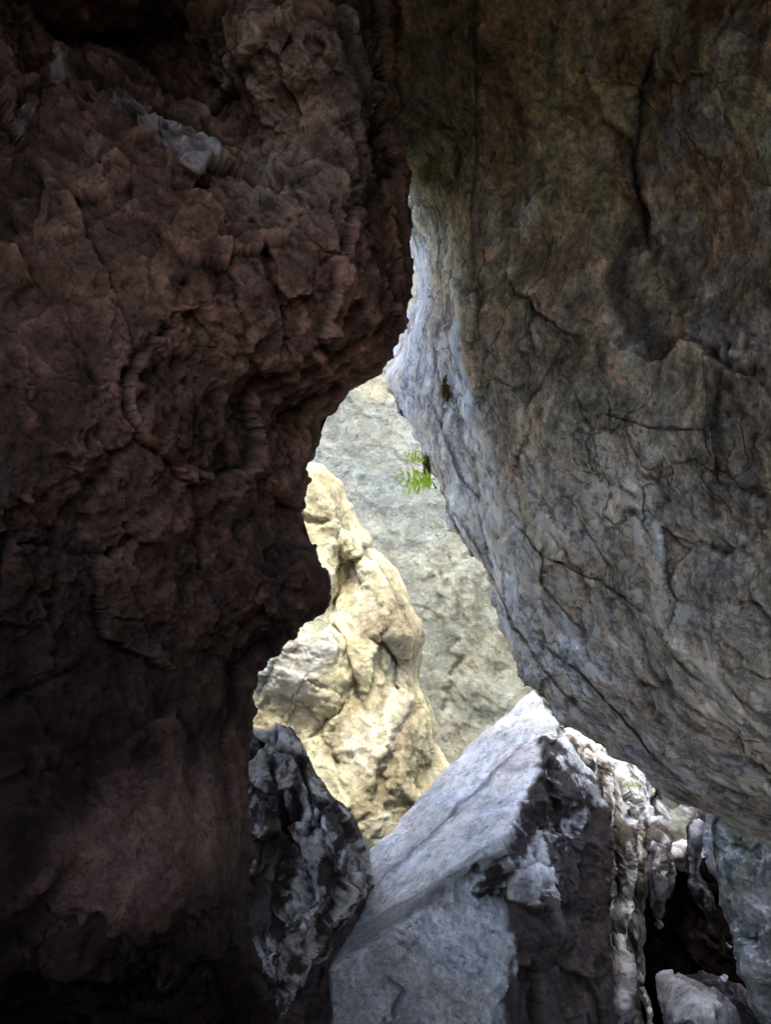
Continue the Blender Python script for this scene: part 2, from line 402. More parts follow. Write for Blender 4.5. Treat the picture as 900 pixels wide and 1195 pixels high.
def col_left(px, py, p, G):
    n = fbm(p, 2.2, 4, off=3); n2 = fbm(p, 9, 5, .6, off=7)
    c = base_c((.29, .160, .125), len(px))
    c = mixc(c, (.55, .40, .34), blob(px+60*n, py+60*n2, 350, 110, 110, 150, 0, .5)*.85)  # upper right block paled in colour for the light it catches
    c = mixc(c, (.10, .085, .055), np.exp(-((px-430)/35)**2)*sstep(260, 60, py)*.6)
    c *= np.clip(1+.9*n+1.1*n2, .25, 2.2)[:, None]
    jx = fbm(p, 12, 4, off=61)*16; jy = fbm(p, 12, 4, off=71)*16
    c *= (1-.70*sstep(380, 800, py+90*n))[:, None]*((1-.45*sstep(170, 0, px+80*n2))*(1-.6*np.exp(-((px-442+30*n)/13)**2)*sstep(100, 150, py)*sstep(420, 340, py)))[:, None]  # shade painted in: lower wall, left edge and the upright hollow
    d, t = line_dist(px+jx, py+jy, [(132, 108), (175, 140), (200, 165), (238, 198)])
    c = mixc(c, (.9, .82, .9), sstep(11, 6, d)*.95*sstep(-.4, .0, n2))
    d, t = line_dist(px+jx, py+jy, [(240, 200), (290, 232), (350, 262)])
    c = mixc(c, (.42, .34, .33), sstep(6, 1, d)*.6)
    for cx, cy, r in ((70, 78, 10), (22, 145, 8), (108, 168, 9), (262, 80, 8)):
        c = mixc(c, (.75, .62, .56), blob(px+jx, py+jy, cx, cy, r, r*1.5)*.7)
    c = mixc(c, (.40, .22, .15), sstep(700, 500, py)*sstep(.1, .4, fbm(p, 3, 4, off=90))*.5)
    c = mixc(c, (.33, .195, .165), blob(px+40*n, py+40*n2, 170, 985, 125, 75, -35, .5)*.8)  # lower slope lightened in colour as a lit face
    c = c*(1-.5*sstep(0, 50, py-(1085-.12*px)-30*n))[:, None]  # shade beneath the crest, put into the colour
    c = c*(1-.45*blob(px, py, 190, 60, 80, 95, 20, .6)-.35*blob(px, py, 60, 760, 120, 70, 0, .6))[:, None]  # painted shade in the recess and hollow
    return c
left = rock('rock_wall', LW, LP, [], m_left, disp_left, col_left, step=2.0, cavity=.45, smooth=3, roll=(16, .16), thk=lambda x, y: .35+1.5*sstep(290, 130, y)*sstep(-230, -150, y), ring=60, amp=.2,  # rim thickened out of view near the top to shade the strip opposite
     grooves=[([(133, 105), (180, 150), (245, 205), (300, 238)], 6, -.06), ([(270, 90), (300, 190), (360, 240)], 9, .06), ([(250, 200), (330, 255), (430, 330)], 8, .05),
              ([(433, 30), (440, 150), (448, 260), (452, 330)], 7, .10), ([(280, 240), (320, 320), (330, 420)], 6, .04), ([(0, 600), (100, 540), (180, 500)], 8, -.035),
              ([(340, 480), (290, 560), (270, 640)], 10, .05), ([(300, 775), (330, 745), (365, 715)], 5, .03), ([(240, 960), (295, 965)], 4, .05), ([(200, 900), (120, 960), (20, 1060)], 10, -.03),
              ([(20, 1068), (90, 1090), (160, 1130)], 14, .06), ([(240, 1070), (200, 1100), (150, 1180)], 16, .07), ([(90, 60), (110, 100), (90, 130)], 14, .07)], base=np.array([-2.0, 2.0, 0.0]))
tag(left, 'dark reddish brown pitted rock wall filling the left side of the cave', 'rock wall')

# ================================================================== RIGHT WALL
m_right = rock_mat('grey streaked overhanging rock', bump=.035, s1=9, s2=34, contrast=.5, crack=.5, cs=3.0, hue=.13, gain=1.35, rough=.82, spec=.35)
RS = [(395, -60), (395, 46), (400, 120), (440, 160), (468, 184), (478, 210), (476, 235), (464, 254), (470, 276), (482, 307), (485, 337), (471, 373), (462, 405), (450, 439), (453, 457), (463, 482),
      (481, 508), (491, 528), (506, 554), (512, 574), (519, 605), (537, 630), (555, 651), (570, 676), (583, 717), (593, 748), (604, 789), (613, 800), (632, 812), (645, 832), (658, 848), (685, 861),
      (711, 880), (734, 890), (753, 908), (772, 927), (790, 942), (809, 943), (824, 950), (847, 959), (870, 969), (900, 980), (1000, 1010)]
def rdep(x, y):
    if y < 430: return 4.7
    return float(np.interp(y, [430, 560, 700, 800, 900, 1010], [4.6, 3.9, 3.25, 2.95, 2.62, 2.35]))
RW = [(x, y, rdep(x, y) if y > 330 else float(np.interp(y, [130, 200, 260, 330], [3.35, 3.9, 4.4, 4.6]))) for x, y in RS]+[(1300, 1080, 2.0), (1700, 1300, 1.7), (2200, 600, 1.7), (1900, -200, 2.0), (1100, -250, 2.8), (395, -170, 3.35)]
RP = [(556, -60, 3.1), (556, 60, 3.1), (553, 130, 3.08), (555, 240, 3.02), (556, 330, 2.95), (562, 400, 2.9), (590, 470, 2.8), (620, 560, 2.7), (640, 640, 2.62), (690, 740, 2.6), (760, 830, 2.42), (860, 910, 2.2),
      (500, 430, 3.85), (520, 500, 3.5), (560, 600, 3.2), (610, 700, 2.95), (650, 800, 2.75), (508, 260, 3.75), (500, 110, 3.28), (500, 0, 3.25),
      (640, 60, 2.95), (760, 60, 2.7), (900, 60, 2.3), (650, 240, 2.8), (700, 200, 2.72), (755, 100, 2.76), (745, 250, 2.66), (800, 250, 2.45), (930, 250, 2.1), (680, 400, 2.6), (790, 380, 2.4), (855, 380, 2.2), (930, 420, 2.0),
      (700, 520, 2.48), (820, 510, 2.25), (838, 520, 2.15), (930, 550, 1.95), (740, 640, 2.35), (850, 700, 2.1), (930, 750, 1.9), (800, 780, 2.2), (1300, 400, 1.7), (1200, 800, 1.7), (980, 950, 1.9)]
_sy = np.array([p[1] for p in RS]+[1300], float); _sx = np.array([p[0] for p in RS]+[1750], float)
_yy = np.linspace(-400, 1400, 200); _ss = np.interp(_yy, _sy, _sx); _k = np.ones(25)/25
_ss = np.convolve(np.pad(_ss, 12, mode='edge'), _k, 'valid')
def grain_right(px, py, p):
    # bedding runs parallel to the overhanging edge
    u = px-np.interp(py, _yy, _ss)
    w = fbm(p, 1.4, 3, off=2)*.16+fbm(p, 6, 3, off=22)*.05
    return np.stack([u/F*2.6*1.45+w, (py+.35*(px-470))/F*2.6*.85, (p@FWD)*.8+fbm(p, 2, 2)*.1], 1)
def disp_right(px, py, p, G):
    w = G+.04*np.stack([fbm(p, 8, 3, off=1), fbm(p, 8, 3, off=9), 0*px], 1)
    fr = sstep(350, 700, py)
    a, _, ea = facet(w*np.array([1, 1.3, 1]), 1.7, 1.0, 1.3); b, _, eb = facet(w*np.array([1, 1.2, 1]), 4.6, 4.0); c, _, ec = facet(w, 12, 9.0)
    lo = fbm(p, 1.3, 4, off=12)*.055+fbm(w, 2.4, 4, .5)*.012
    tur = (np.abs(fbm(w, 6, 6, .72, off=31))+np.abs(fbm(p, 9, 5, .7, off=37)))*.016-.010*sstep(.35, .1, worley(p, 16, 2)[0])*sstep(-.1, .3, fbm(p, 2.5, 3, off=43))
    return lo+a*.016+b*.008*(.5+.7*fr)+c*.005+tur-.006*ea*fr-.004*eb*fr+fbm(p, 40, 3, .7)*.004
def col_right(px, py, p, G):
    u = px-np.interp(py, _yy, _ss)
    Gd = G*np.stack([px*0+1, 1-.55*sstep(380, 600, py), px*0+1], 1)
    n = fbm(Gd, 2.2, 5, .6, off=3); n2 = fbm(Gd, 9, 5, .66, off=8); n3 = fbm(G, 3, 4, off=40)
    c = base_c((.38, .315, .235), len(px))
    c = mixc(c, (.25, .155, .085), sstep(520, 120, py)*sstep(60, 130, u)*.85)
    c = mixc(c, (.26, .17, .115), sstep(760, 880, px+50*n)*sstep(700, 450, py)*.5)
    c = mixc(c, (.27, .255, .15), sstep(-.05, .2, n)*.6)
    c = mixc(c, (.46, .41, .37), sstep(.05, .25, n3)*.5)
    c = mixc(c, (.52, .33, .22), sstep(.25, .4, fbm(G, 4.0, 3, off=70))*sstep(750, 300, py)*.55)
    # bluish skylight painted as a strip along the edge, green algae above
    ed = np.where(py < 420, sstep(562, 550, px+14*n3), sstep(100, 60, u+30*n3)); ed = ed*sstep(430, 400, py)+sstep(100, 60, u+30*n3)*sstep(400, 430, py)
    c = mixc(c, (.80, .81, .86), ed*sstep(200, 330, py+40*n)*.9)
    c = mixc(c, (.50, .40, .26), ed*sstep(495, 525, px+60*n3+25*n)*sstep(440, 380, py)*.85)
    c = mixc(c, (.72, .73, .76), sstep(95, 35, u+45*n3)*sstep(400, 460, py)*sstep(-.35, .0, n2)*.8)
    c = mixc(c, (.40, .36, .22), ed*sstep(330, 230, py+60*n)*.9)
    c = mixc(c, (.24, .19, .14), ed*sstep(200, 120, py)*.9)  # top of the strip darkened in colour as shadowed
    c = mixc(c, (.40, .28, .19), np.exp(-((u-78)/9)**2)*sstep(150, 220, py)*sstep(520, 420, py)*sstep(-.2, .2, n3)*.8)
    for cx, cy, rx, ry, a in ((607, 570, 9, 30, -25), (680, 720, 8, 26, -55), (622, 490, 18, 10, 40), (567, 365, 8, 25, 0)):
        c = mixc(c, (.7, .48, .35), blob(px+fbm(p, 8, 3)*20, py+fbm(p, 8, 3, off=5)*20, cx, cy, rx, ry, a)*.8)
    c = mixc(c, (.50, .44, .42), blob(px+n3*40, py+n*40, 870, 390, 50, 30, 10, .7)*.7)
    c = mixc(c, (.76, .69, .60), sstep(380, 620, py)*sstep(420, 180, u+60*n3)*.75)  # lower left paled to carry light from the gap
    c *= np.clip(1+.8*n+1.0*n2, .2, 2.4)[:, None]
    # dark streaks high on the wall
    for ln, w in (([(770, 60), (748, 110), (750, 200), (765, 290)], 9), ([(815, 40), (808, 120)], 6), ([(745, 280), (720, 330), (770, 400)], 14), ([(830, 400), (842, 520), (830, 600)], 5)):
        d, t = line_dist(px+n3*25, py+n*25, ln); c = mixc(c, (.05, .04, .035), sstep(w*1.6, w*.4, d)*.75)
    return c
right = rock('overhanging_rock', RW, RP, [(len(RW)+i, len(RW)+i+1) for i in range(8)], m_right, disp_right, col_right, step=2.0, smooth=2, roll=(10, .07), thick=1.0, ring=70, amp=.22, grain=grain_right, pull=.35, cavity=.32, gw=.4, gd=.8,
     grooves=[([(452, 450), (480, 505), (540, 625), (575, 690)], 5, .06), ([(505, 560), (560, 640), (600, 720), (640, 790), (700, 860)], 5, .06), ([(553, 0), (556, 120), (552, 230), (556, 330)], 4, .05),
              ([(770, 50), (750, 110), (745, 200), (765, 300)], 9, .06), ([(700, 480), (760, 500), (830, 503)], 3, .05), ([(825, 400), (828, 470), (842, 560), (838, 600)], 3, .06),
              ([(640, 630), (633, 680), (680, 740)], 4, .06), ([(590, 600), (640, 650), (700, 680), (760, 720)], 4, .05), ([(770, 740), (790, 770), (830, 800)], 3, .05), ([(620, 740), (680, 790), (740, 850), (780, 900)], 4, .05),
              ([(850, 790), (880, 830), (860, 870)], 3, .06), ([(610, 480), (660, 400)], 3, .03), ([(500, 460), (530, 540), (560, 590)], 5, .05)], base=np.array([2.0, 2.5, 0.0]))
tag(right, 'huge grey brown overhanging rock with streaked face leaning from the right over the gap', 'overhanging rock')

# ================================================================== BACK CLIFF
m_back = rock_mat('pale grey limestone', gain=1.08, bump=.10, s1=3.2, s2=13, contrast=.2, rough=.95)
BW = [(-300, 250, 11), (300, 300, 10.5), (700, 260, 10), (1600, 500, 8.6), (1700, 1300, 7.5), (1000, 1350, 8.0), (500, 1400, 8.8), (-600, 1500, 9.5)]
BP = [(400, 450, 10), (450, 600, 9.9), (520, 620, 9.7), (560, 760, 9.2), (600, 800, 9.0), (500, 800, 9.5), (530, 790, 9.45), (545, 800, 9.15), (380, 520, 10.1), (700, 900, 8.4), (800, 950, 8.1)]
def disp_back(px, py, p, G):
    w = p+.3*np.stack([fbm(p, 1, 3, off=1), fbm(p, 1, 3, off=9), fbm(p, 1, 3, off=19)], 1)
    f1, f2, c = worley(w, 1.3)
    a, _, _ = facet(w, 1.1, 2, .8); b, _, _ = facet(w, 4.5, 7)
    return fbm(p, .45, 4)*.10+a*.012+b*.010+np.abs(fbm(p, 2.5, 6, .65))*.03
def col_back(px, py, p, G):
    n = fbm(p, .9, 4, off=3); n2 = fbm(p, 4, 5, .6, off=8)
    c = base_c((.40, .42, .355), len(px))*(1+.3*n+.5*n2)[:, None]
    c = mixc(c, (.38, .32, .25), sstep(.1, .4, fbm(p, .9, 4, off=50))*.35)
    c = mixc(c, (.40, .44, .42), blob(px+60*n, py+60*n2, 440, 560, 90, 90)*.5)
    for cx, cy, rx, ry in ((560, 700, 16, 22), (530, 735, 14, 10), (515, 685, 7, 10), (575, 780, 12, 16), (600, 740, 9, 20), (552, 655, 10, 8)):
        c = mixc(c, (.14, .13, .09), blob(px+90*n2, py+90*n, cx, cy, rx, ry, 20, .6)*.75)
    for cx, cy, r in ((535, 838, 3), (556, 836, 3), (551, 849, 4)):
        c = mixc(c, (.08, .09, .05), blob(px+30*n2, py+30*n, cx, cy, r, r)*.8)
    c = mixc(c, (.62, .58, .42), blob(px+40*n, py, 440, 450, 30, 14, 30)*.8)
    c = mixc(c, (.16, .14, .12), sstep(650, 680, px)*sstep(0, .25, n2+.4*n)*.85)
    c = mixc(c, (.78, .84, .90), sstep(650, 680, px)*sstep(-.1, .1, fbm(p, 3.2, 4, off=77))*.9)  # pale mottling paints dappled light under the overhang
    return c
back = rock('limestone_cliff', BW, BP, [], m_back, disp_back, col_back, step=2.0, smooth=5, roll=(20, .5), thick=2, ring=40, amp=0, view=(280, 860, 420, 1020), cavity=.14,
     grooves=[([(540, 760), (528, 800), (520, 840)], 6, .08), ([(660, 820), (720, 930)], 12, .5), ([(735, 870), (742, 1000)], 10, .5), ([(770, 900), (775, 1000)], 8, .4)], base=np.array([0, 10.0, 0]))
tag(back, 'pale grey limestone cliff standing farthest back through the gap', 'cliff')

# ================================================================== CREAM OUTCROP
m_cream = rock_mat('cream limestone', gain=1.12, bump=.10, s1=4, s2=18, contrast=.24, rough=.95, crack=.3, cs=1.3)
CW = [(300, 500, 7.6), (330, 535, 7.4), (356, 540, 7.2), (380, 546, 7.2), (400, 564, 7.3), (412, 592, 7.3), (420, 610, 7.3), (434, 628, 7.3), (436, 640, 7.2), (456, 656, 7.2), (470, 680, 7.2), (480, 708, 7.2), (495, 738, 7.2), (492, 760, 7.15),
      (489, 792, 7.1), (500, 816, 7.0), (506, 830, 7.0), (511, 855, 7.0), (521, 887, 6.9), (540, 920, 6.8), (600, 1000, 6.6), (640, 1250, 6.0), (100, 1300, 6), (80, 700, 7)]
CP = [(352, 600, 6.9), (385, 590, 6.8), (395, 625, 6.85), (398, 650, 7.0), (400, 680, 7.0), (390, 660, 6.75), (384, 710, 6.9), (410, 640, 6.75), (440, 670, 6.7), (455, 710, 6.55), (470, 740, 6.55), (440, 745, 6.5), (462, 775, 6.75), (430, 780, 6.45), (430, 830, 6.3),
      (375, 722, 6.62), (340, 750, 6.42), (385, 745, 6.45), (400, 755, 6.6), (320, 775, 6.4), (380, 800, 6.4), (395, 850, 6.45), (350, 850, 6.5), (440, 870, 6.1), (480, 860, 6.3), (420, 930, 6.0), (470, 920, 6.1), (412, 810, 6.5), (300, 800, 6.4), (480, 800, 6.65)]
def disp_cream(px, py, p, G):
    w = p+.2*np.stack([fbm(p, 1.6, 3, off=1), fbm(p, 1.6, 3, off=9), fbm(p, 1.6, 3, off=19)], 1)
    f1, f2, c = worley(w, 1.9, 3); g1, g2, c2 = worley(w, 5, 13)
    a, _, ea = facet(w, 1.7, 2, .9); b, _, _ = facet(w, 5, 7); c, _, _ = facet(w, 12, 17)
    return fbm(p, .9, 4, off=2)*.10+a*.035+b*.014+c*.006+np.abs(fbm(p, 3.5, 6, .66))*.055-.012*sstep(.35, .1, g1)
def col_cream(px, py, p, G):
    n = fbm(p, 1.5, 4, off=3); n2 = fbm(p, 6, 5, .6, off=8)
    jx = 70*n; jy = 70*fbm(p, 1.5, 4, off=33)
    c = base_c((.76, .69, .44), len(px))
    c = mixc(c, (.78, .74, .58), sstep(.0, .3, n)*.6)
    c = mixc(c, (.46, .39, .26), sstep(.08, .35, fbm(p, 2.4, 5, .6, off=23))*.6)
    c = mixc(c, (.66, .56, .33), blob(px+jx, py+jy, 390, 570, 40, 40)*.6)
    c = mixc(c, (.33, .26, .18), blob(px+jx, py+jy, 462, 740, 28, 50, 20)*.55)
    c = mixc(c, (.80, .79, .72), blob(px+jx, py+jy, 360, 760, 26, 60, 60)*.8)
    c = mixc(c, (.30, .27, .19), blob(px+jx, py+jy, 330, 810, 38, 22)*.6)  # shaded patch under the bright mound, painted in
    c = mixc(c, (.32, .27, .18), blob(px+jx, py+jy, 392, 850, 20, 34, 20)*.6)  # painted shade on the face lower down
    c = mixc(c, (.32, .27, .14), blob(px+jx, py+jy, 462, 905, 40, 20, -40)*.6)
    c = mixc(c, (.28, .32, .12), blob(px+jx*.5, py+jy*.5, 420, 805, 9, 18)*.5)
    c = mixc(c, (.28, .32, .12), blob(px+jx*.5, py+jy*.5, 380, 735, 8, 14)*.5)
    c *= (1+.2*n+.3*n2)[:, None]
    return c
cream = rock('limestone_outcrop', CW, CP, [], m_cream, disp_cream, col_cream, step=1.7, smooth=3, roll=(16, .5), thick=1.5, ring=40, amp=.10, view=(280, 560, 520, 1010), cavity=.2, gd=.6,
     grooves=[([(432, 748), (452, 756), (462, 776), (460, 796), (468, 812)], 2.2, .12), ([(397, 600), (394, 640), (398, 690), (384, 716)], 4, .12), ([(375, 722), (400, 750), (412, 800), (425, 830)], 5, .12), ([(440, 640), (410, 660), (402, 690)], 4, .1),
              ([(350, 600), (380, 610)], 4, .12), ([(390, 830), (370, 860), (400, 900)], 6, .15), ([(500, 816), (470, 850), (440, 930)], 6, .12)], base=np.array([-.4, 6.6, 0]))
tag(cream, 'cream yellow limestone outcrop rising to a narrow lumpy peak in the bright gap', 'rock outcrop')

# ================================================================== SLAB
m_slab = rock_mat('blue grey limestone slab', gain=1.05, bump=.03, s1=9, s2=38, contrast=.30, rough=.85, spec=.3)
SW = [(623, 806, 5.3), (633, 815, 5.25), (637, 828, 5.2), (654, 841, 5.15), (661, 857, 5.1), (673, 878, 5.0), (688, 897, 4.9), (702, 916, 4.8), (704, 931, 4.75), (713, 954, 4.7), (716, 984, 4.6), (713, 1026, 4.5), (707, 1082, 4.4), (713, 1120, 4.3), (716, 1158, 4.2), (716, 1500, 3.9),
      (380, 1500, 2.9), (386, 1195, 3.35), (385, 1130, 3.4), (411, 1083, 3.6), (425, 1050, 3.75), (420, 1008, 4.0), (432, 992, 4.1), (483, 939, 4.4), (530, 890, 4.7), (577, 845, 5.0)]
ns_ = len(SW)
SP = [(437, 1102, 3.42), (474, 1060, 3.55), (521, 1023, 3.68), (549, 1009, 3.75), (586, 995, 3.85), (605, 943, 4.2), (623, 906, 4.5), (628, 862, 4.85), (640, 848, 5.0),   # 0-8 ridge
      (545, 1032, 3.74), (552, 1062, 3.70), (590, 1080, 3.65), (600, 1105, 3.58), (585, 1150, 3.45), (578, 1195, 3.35),   # 9-14 front/broken boundary
      (615, 1030, 3.85), (640, 1080, 3.8), (640, 900, 4.45), (660, 930, 4.4), (650, 1000, 4.3), (625, 1130, 3.9), (670, 1100, 4.15), (690, 960, 4.6), (570, 1045, 3.95), (600, 1060, 3.98), (648, 1060, 4.2), (620, 1200, 3.75), (690, 1200, 4.0)]
SE = [(ns_+a, ns_+b) for a, b in ((0, 1), (1, 2), (2, 3), (3, 4), (4, 5), (5, 6), (6, 7), (7, 8), (2, 9), (9, 10), (10, 11), (11, 12), (12, 13), (13, 14), (4, 15), (15, 16))]+[(18, ns_)]
def grain_slab(px, py, p):
    # streaks run along the length of the slab
    c, s = math.cos(R(44)), math.sin(R(44))
    a = (px*c-py*s); b = (px*s+py*c)
    top = np.clip(sstep(0, 30, -(py-(1130-(px-385)*.62))), 0, 1)
    g = np.stack([a/F*4*.45, b/F*4*1.3, (p@FWD)*.5], 1)
    return g*top[:, None]+p*(1-top[:, None])
def broken(px, py):
    j = 0
    m = sstep(0, 1, 0*px)
    x = np.interp(py, [800, 850, 862, 906, 943, 995, 1010, 1045, 1080, 1105, 1150, 1195, 1500], [680, 648, 628, 623, 605, 584, 545, 548, 590, 600, 585, 578, 570])
    return x
def disp_slab(px, py, p, G):
    w = p+.08*np.stack([fbm(p, 4, 3, off=1), fbm(p, 4, 3, off=9), fbm(p, 4, 3, off=19)], 1)
    b = sstep(-4, 10, px-broken(px, py))
    f1, f2, c = worley(w, 4.5, 3); g1, g2, c2 = worley(w*np.array([1, 1, .6]), 11, 13)
    st = fbm(G, 6, 5, .65)*.02+np.abs(fbm(G, 14, 5, .7))*.022
    fa, _, ea = facet(w, 2.4, 1, 1.1); fb, _, eb = facet(w, 7, 4); fc, _, ec = facet(w, 17, 9)
    front = sstep(0, 10, py-(1130-np.interp(px, [385, 437, 474, 521, 586], [0, 28, 70, 107, 135])))*(1-b)
    rough = fa*.06+fb*.022+fc*.006+fbm(p, 3, 5, .55, off=4)*.04+np.abs(fbm(p, 9, 6, .68))*.03
    return fbm(p, 1.4, 3)*.03*(1-b)+st*(1-b)*(1-.6*front)+front*(fb*.012+fc*.008+np.abs(fbm(p, 12, 5, .65))*.015)+rough*b+fbm(p, 40, 3, .7)*.004
def col_slab(px, py, p, G):
    n = fbm(G, 3, 5, .6, off=3); n2 = fbm(G, 11, 4, .6, off=8)
    b = sstep(-3, 8, px-broken(px, py)+12*fbm(p, 12, 4))
    c = base_c((.77, .78, .79), len(px))*(1+.35*n+.6*n2)[:, None]
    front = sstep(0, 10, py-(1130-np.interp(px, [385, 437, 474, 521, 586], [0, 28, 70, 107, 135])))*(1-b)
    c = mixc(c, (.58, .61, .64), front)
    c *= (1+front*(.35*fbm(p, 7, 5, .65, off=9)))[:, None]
    w = fbm(p, 6.5, 5, .62, off=44)+.25*fbm(p, 2, 2, off=4)
    w = w+.3*blob(px, py, 600, 1030, 42, 34)+.28*blob(px, py, 668, 880, 18, 55, -35)-.16*blob(px, py, 632, 925, 30, 42)-.5*sstep(0, 60, (px-628)+(py-1020)*.45)*sstep(930, 960, py)-.5*blob(px, py, 585, 1075, 40, 18, 30)-.5*sstep(1085, 1105, py)  # blobs place the ledge, its under shadow and the unlit end
    _, ci, _ = facet(p, 9, 4); w = w+(ci-.5)*.3+fbm(p, 22, 4, .7)*.15
    brk = mixc(base_c((.066, .052, .050), len(px)), (.62, .64, .66), sstep(.0, .26, w))  # dark tone paints the unlit face of the broken end
    brk *= (1+.4*n2)[:, None]
    return c*(1-b[:, None])+brk*b[:, None]
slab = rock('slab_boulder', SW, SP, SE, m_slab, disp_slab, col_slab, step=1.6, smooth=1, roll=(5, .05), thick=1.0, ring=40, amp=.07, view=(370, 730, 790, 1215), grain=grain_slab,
     grooves=[([(655, 850), (645, 900), (650, 960)], 4, .08), ([(560, 1050), (590, 1070), (640, 1078)], 7, .18), ([(430, 1040), (520, 960), (620, 860)], 2.5, .02), ([(450, 1140), (470, 1160), (455, 1195)], 3, .03), ([(540, 1025), (600, 1000)], 3, .03)], base=np.array([.8, 4.0, 0]))
tag(slab, 'large tilted slab boulder with a smooth pale blue top and broken end coloured dark as shade', 'boulder')

# ================================================================== WEDGE
m_wedge = rock_mat('dark glossy flaked rock', bump=.04, s1=9, s2=36, contrast=.35, rough=.62, spec=.45)
WW = [(270, 860, 3.5), (297, 851, 3.5), (320, 847, 3.5), (340, 850, 3.52), (350, 866, 3.5), (362, 887, 3.48), (385, 920, 3.46), (409, 953, 3.44), (427, 985, 3.42), (432, 1009, 3.4), (437, 1034, 3.38), (427, 1051, 3.36), (404, 1079, 3.3), (367, 1125, 3.2), (340, 1170, 3.1), (322, 1198, 3.05), (300, 1250, 3.0), (280, 1420, 2.9),
      (255, 1400, 2.95), (262, 1100, 3.2)]
WP = [(342, 900, 3.40), (360, 950, 3.28), (300, 885, 3.44), (325, 885, 3.42), (310, 960, 3.34), (335, 1000, 3.25), (385, 970, 3.2), (400, 1010, 3.15), (385, 1050, 3.12), (350, 1080, 3.05), (310, 1060, 3.15), (320, 1130, 3.05), (425, 1030, 3.3), (345, 945, 3.36), (360, 1010, 3.24), (335, 1050, 3.2)]
nw = len(WW)
WE = [(nw+0, nw+1), (nw+1, nw+6), (nw+6, nw+7), (nw+7, nw+8), (nw+8, nw+9), (nw+9, nw+11)]
def disp_wedge(px, py, p, G):
    w = p*np.array([1, 1, .7])+.07*np.stack([fbm(p, 5, 3, off=1), fbm(p, 5, 3, off=9), fbm(p, 5, 3, off=19)], 1)
    f1, f2, c = worley(w, 5.5, 3); g1, g2, c2 = worley(w, 13, 13)
    fa, _, ea = facet(w, 2.9, 1, 1.2); fb, _, eb = facet(w, 7.5, 4, 1.2); fc, _, ec = facet(w, 20, 9)
    return fa*.085+fb*.034+fc*.008+fbm(p, 9, 5, .65)*.016+fbm(p, 40, 3, .7)*.004
def col_wedge(px, py, p, G):
    n2 = fbm(p, 14, 4, .6, off=8)
    q = p*np.array([1.5, 1, .8])
    w = fbm(q, 7, 6, .7, off=14)*.8+.16*blob(px, py, 395, 1000, 30, 70, -35, .6)+.15*blob(px, py, 315, 865, 26, 18)-.16*blob(px, py, 320, 1030, 22, 60)
    _, ci, _ = facet(q, 7, 4); _, cj, _ = facet(q, 18, 9); w = w+(ci-.5)*.36+(cj-.5)*.2
    c = mixc(base_c((.06, .043, .037), len(px)), (.85, .85, .88), sstep(-.03, .25, w))  # pale facets paint skylight glints on dark rock
    c = mixc(c, (.14, .09, .08), sstep(20, 4, px-(327+(1195-py)*.62)-0)*0)
    return c*(1+.4*n2)[:, None]
wedge = rock('wedge_boulder', WW, WP, WE, m_wedge, disp_wedge, col_wedge, step=1.6, smooth=2, roll=(6, .03), cavity=.5, thick=.6, ring=30, amp=.10, view=(250, 460, 830, 1215),
     grooves=[([(345, 880), (362, 940), (366, 990)], 2.5, .05), ([(318, 900), (330, 960), (350, 1010)], 3, .05), ([(330, 1010), (350, 1060), (340, 1100)], 4, .05), ([(400, 1075), (350, 1150)], 4, .05)], base=np.array([-.4, 3.3, 0]))
tag(wedge, 'dark jagged wedge shaped boulder with pale sky glints painted on its flaked ridges leaning against the left wall', 'boulder')

# ================================================================== lower right rocks
m_dark = rock_mat('matte black rock', bump=.04, s1=8, s2=34, contrast=.45, rough=1.0, spec=0.0)  # no sheen, keeps the painted shade of the hollow black
m_flute = rock_mat('fluted cave rock', bump=.04, s1=8, s2=34, contrast=.45, rough=.75, spec=.35)
def simple_rock(name, poly, pts, base_col, pale, thr, label, cat, grooves=(), step=1.7, mat=None, stretch=(1, 1, 1), scale=1.0, roll=(9, .12), thick=.6, base=None, green=0, amp=.12, blotch=5.0, group=None, smooth=2, rel=1.0):
    def dsp(px, py, p, G):
        q = p*np.array(stretch); w = q+.07*np.stack([fbm(p, 5, 3, off=1), fbm(p, 5, 3, off=9), fbm(p, 5, 3, off=19)], 1)
        f1, f2, c = worley(w, 5.5/scale, 7); g1, g2, c2 = worley(w, 14/scale, 17)
        fa, _, ea = facet(w, 3.4/scale, 1, 1.1); fb, _, eb = facet(w, 9/scale, 4); fc, _, ec = facet(w, 20/scale, 9)
        return (fbm(w, 2.5/scale, 4, .5)*.04+fa*.058+fb*.024+fc*.005+np.abs(fbm(p, 9/scale, 5, .65))*.022)*scale*rel+fbm(p, 40, 3, .7)*.004
    def cl(px, py, p, G):
        q = p*np.array(stretch); n2 = fbm(q, 14, 4, .6, off=8)
        _, ci, _ = facet(q, 8, 4)
        c = mixc(base_c(base_col, len(px)), pale, sstep(thr, thr+.22, fbm(q, blotch, 6, .64, off=14)+(ci-.5)*.2))
        if green: c = mixc(c, (.20, .22, .10), sstep(.0, .3, fbm(p, 4, 4, off=25))*green)
        return c*(1+.4*n2)[:, None]
    o = rock(name, poly, pts, [], mat or m_flute, dsp, cl, step=step, smooth=smooth, roll=roll, thick=thick, ring=26, amp=amp, grooves=grooves, view=(max(-20, min(q[0] for q in poly)), min(920, max(q[0] for q in poly)), 840, 1215), base=base)
    return tag(o, label, cat, group)
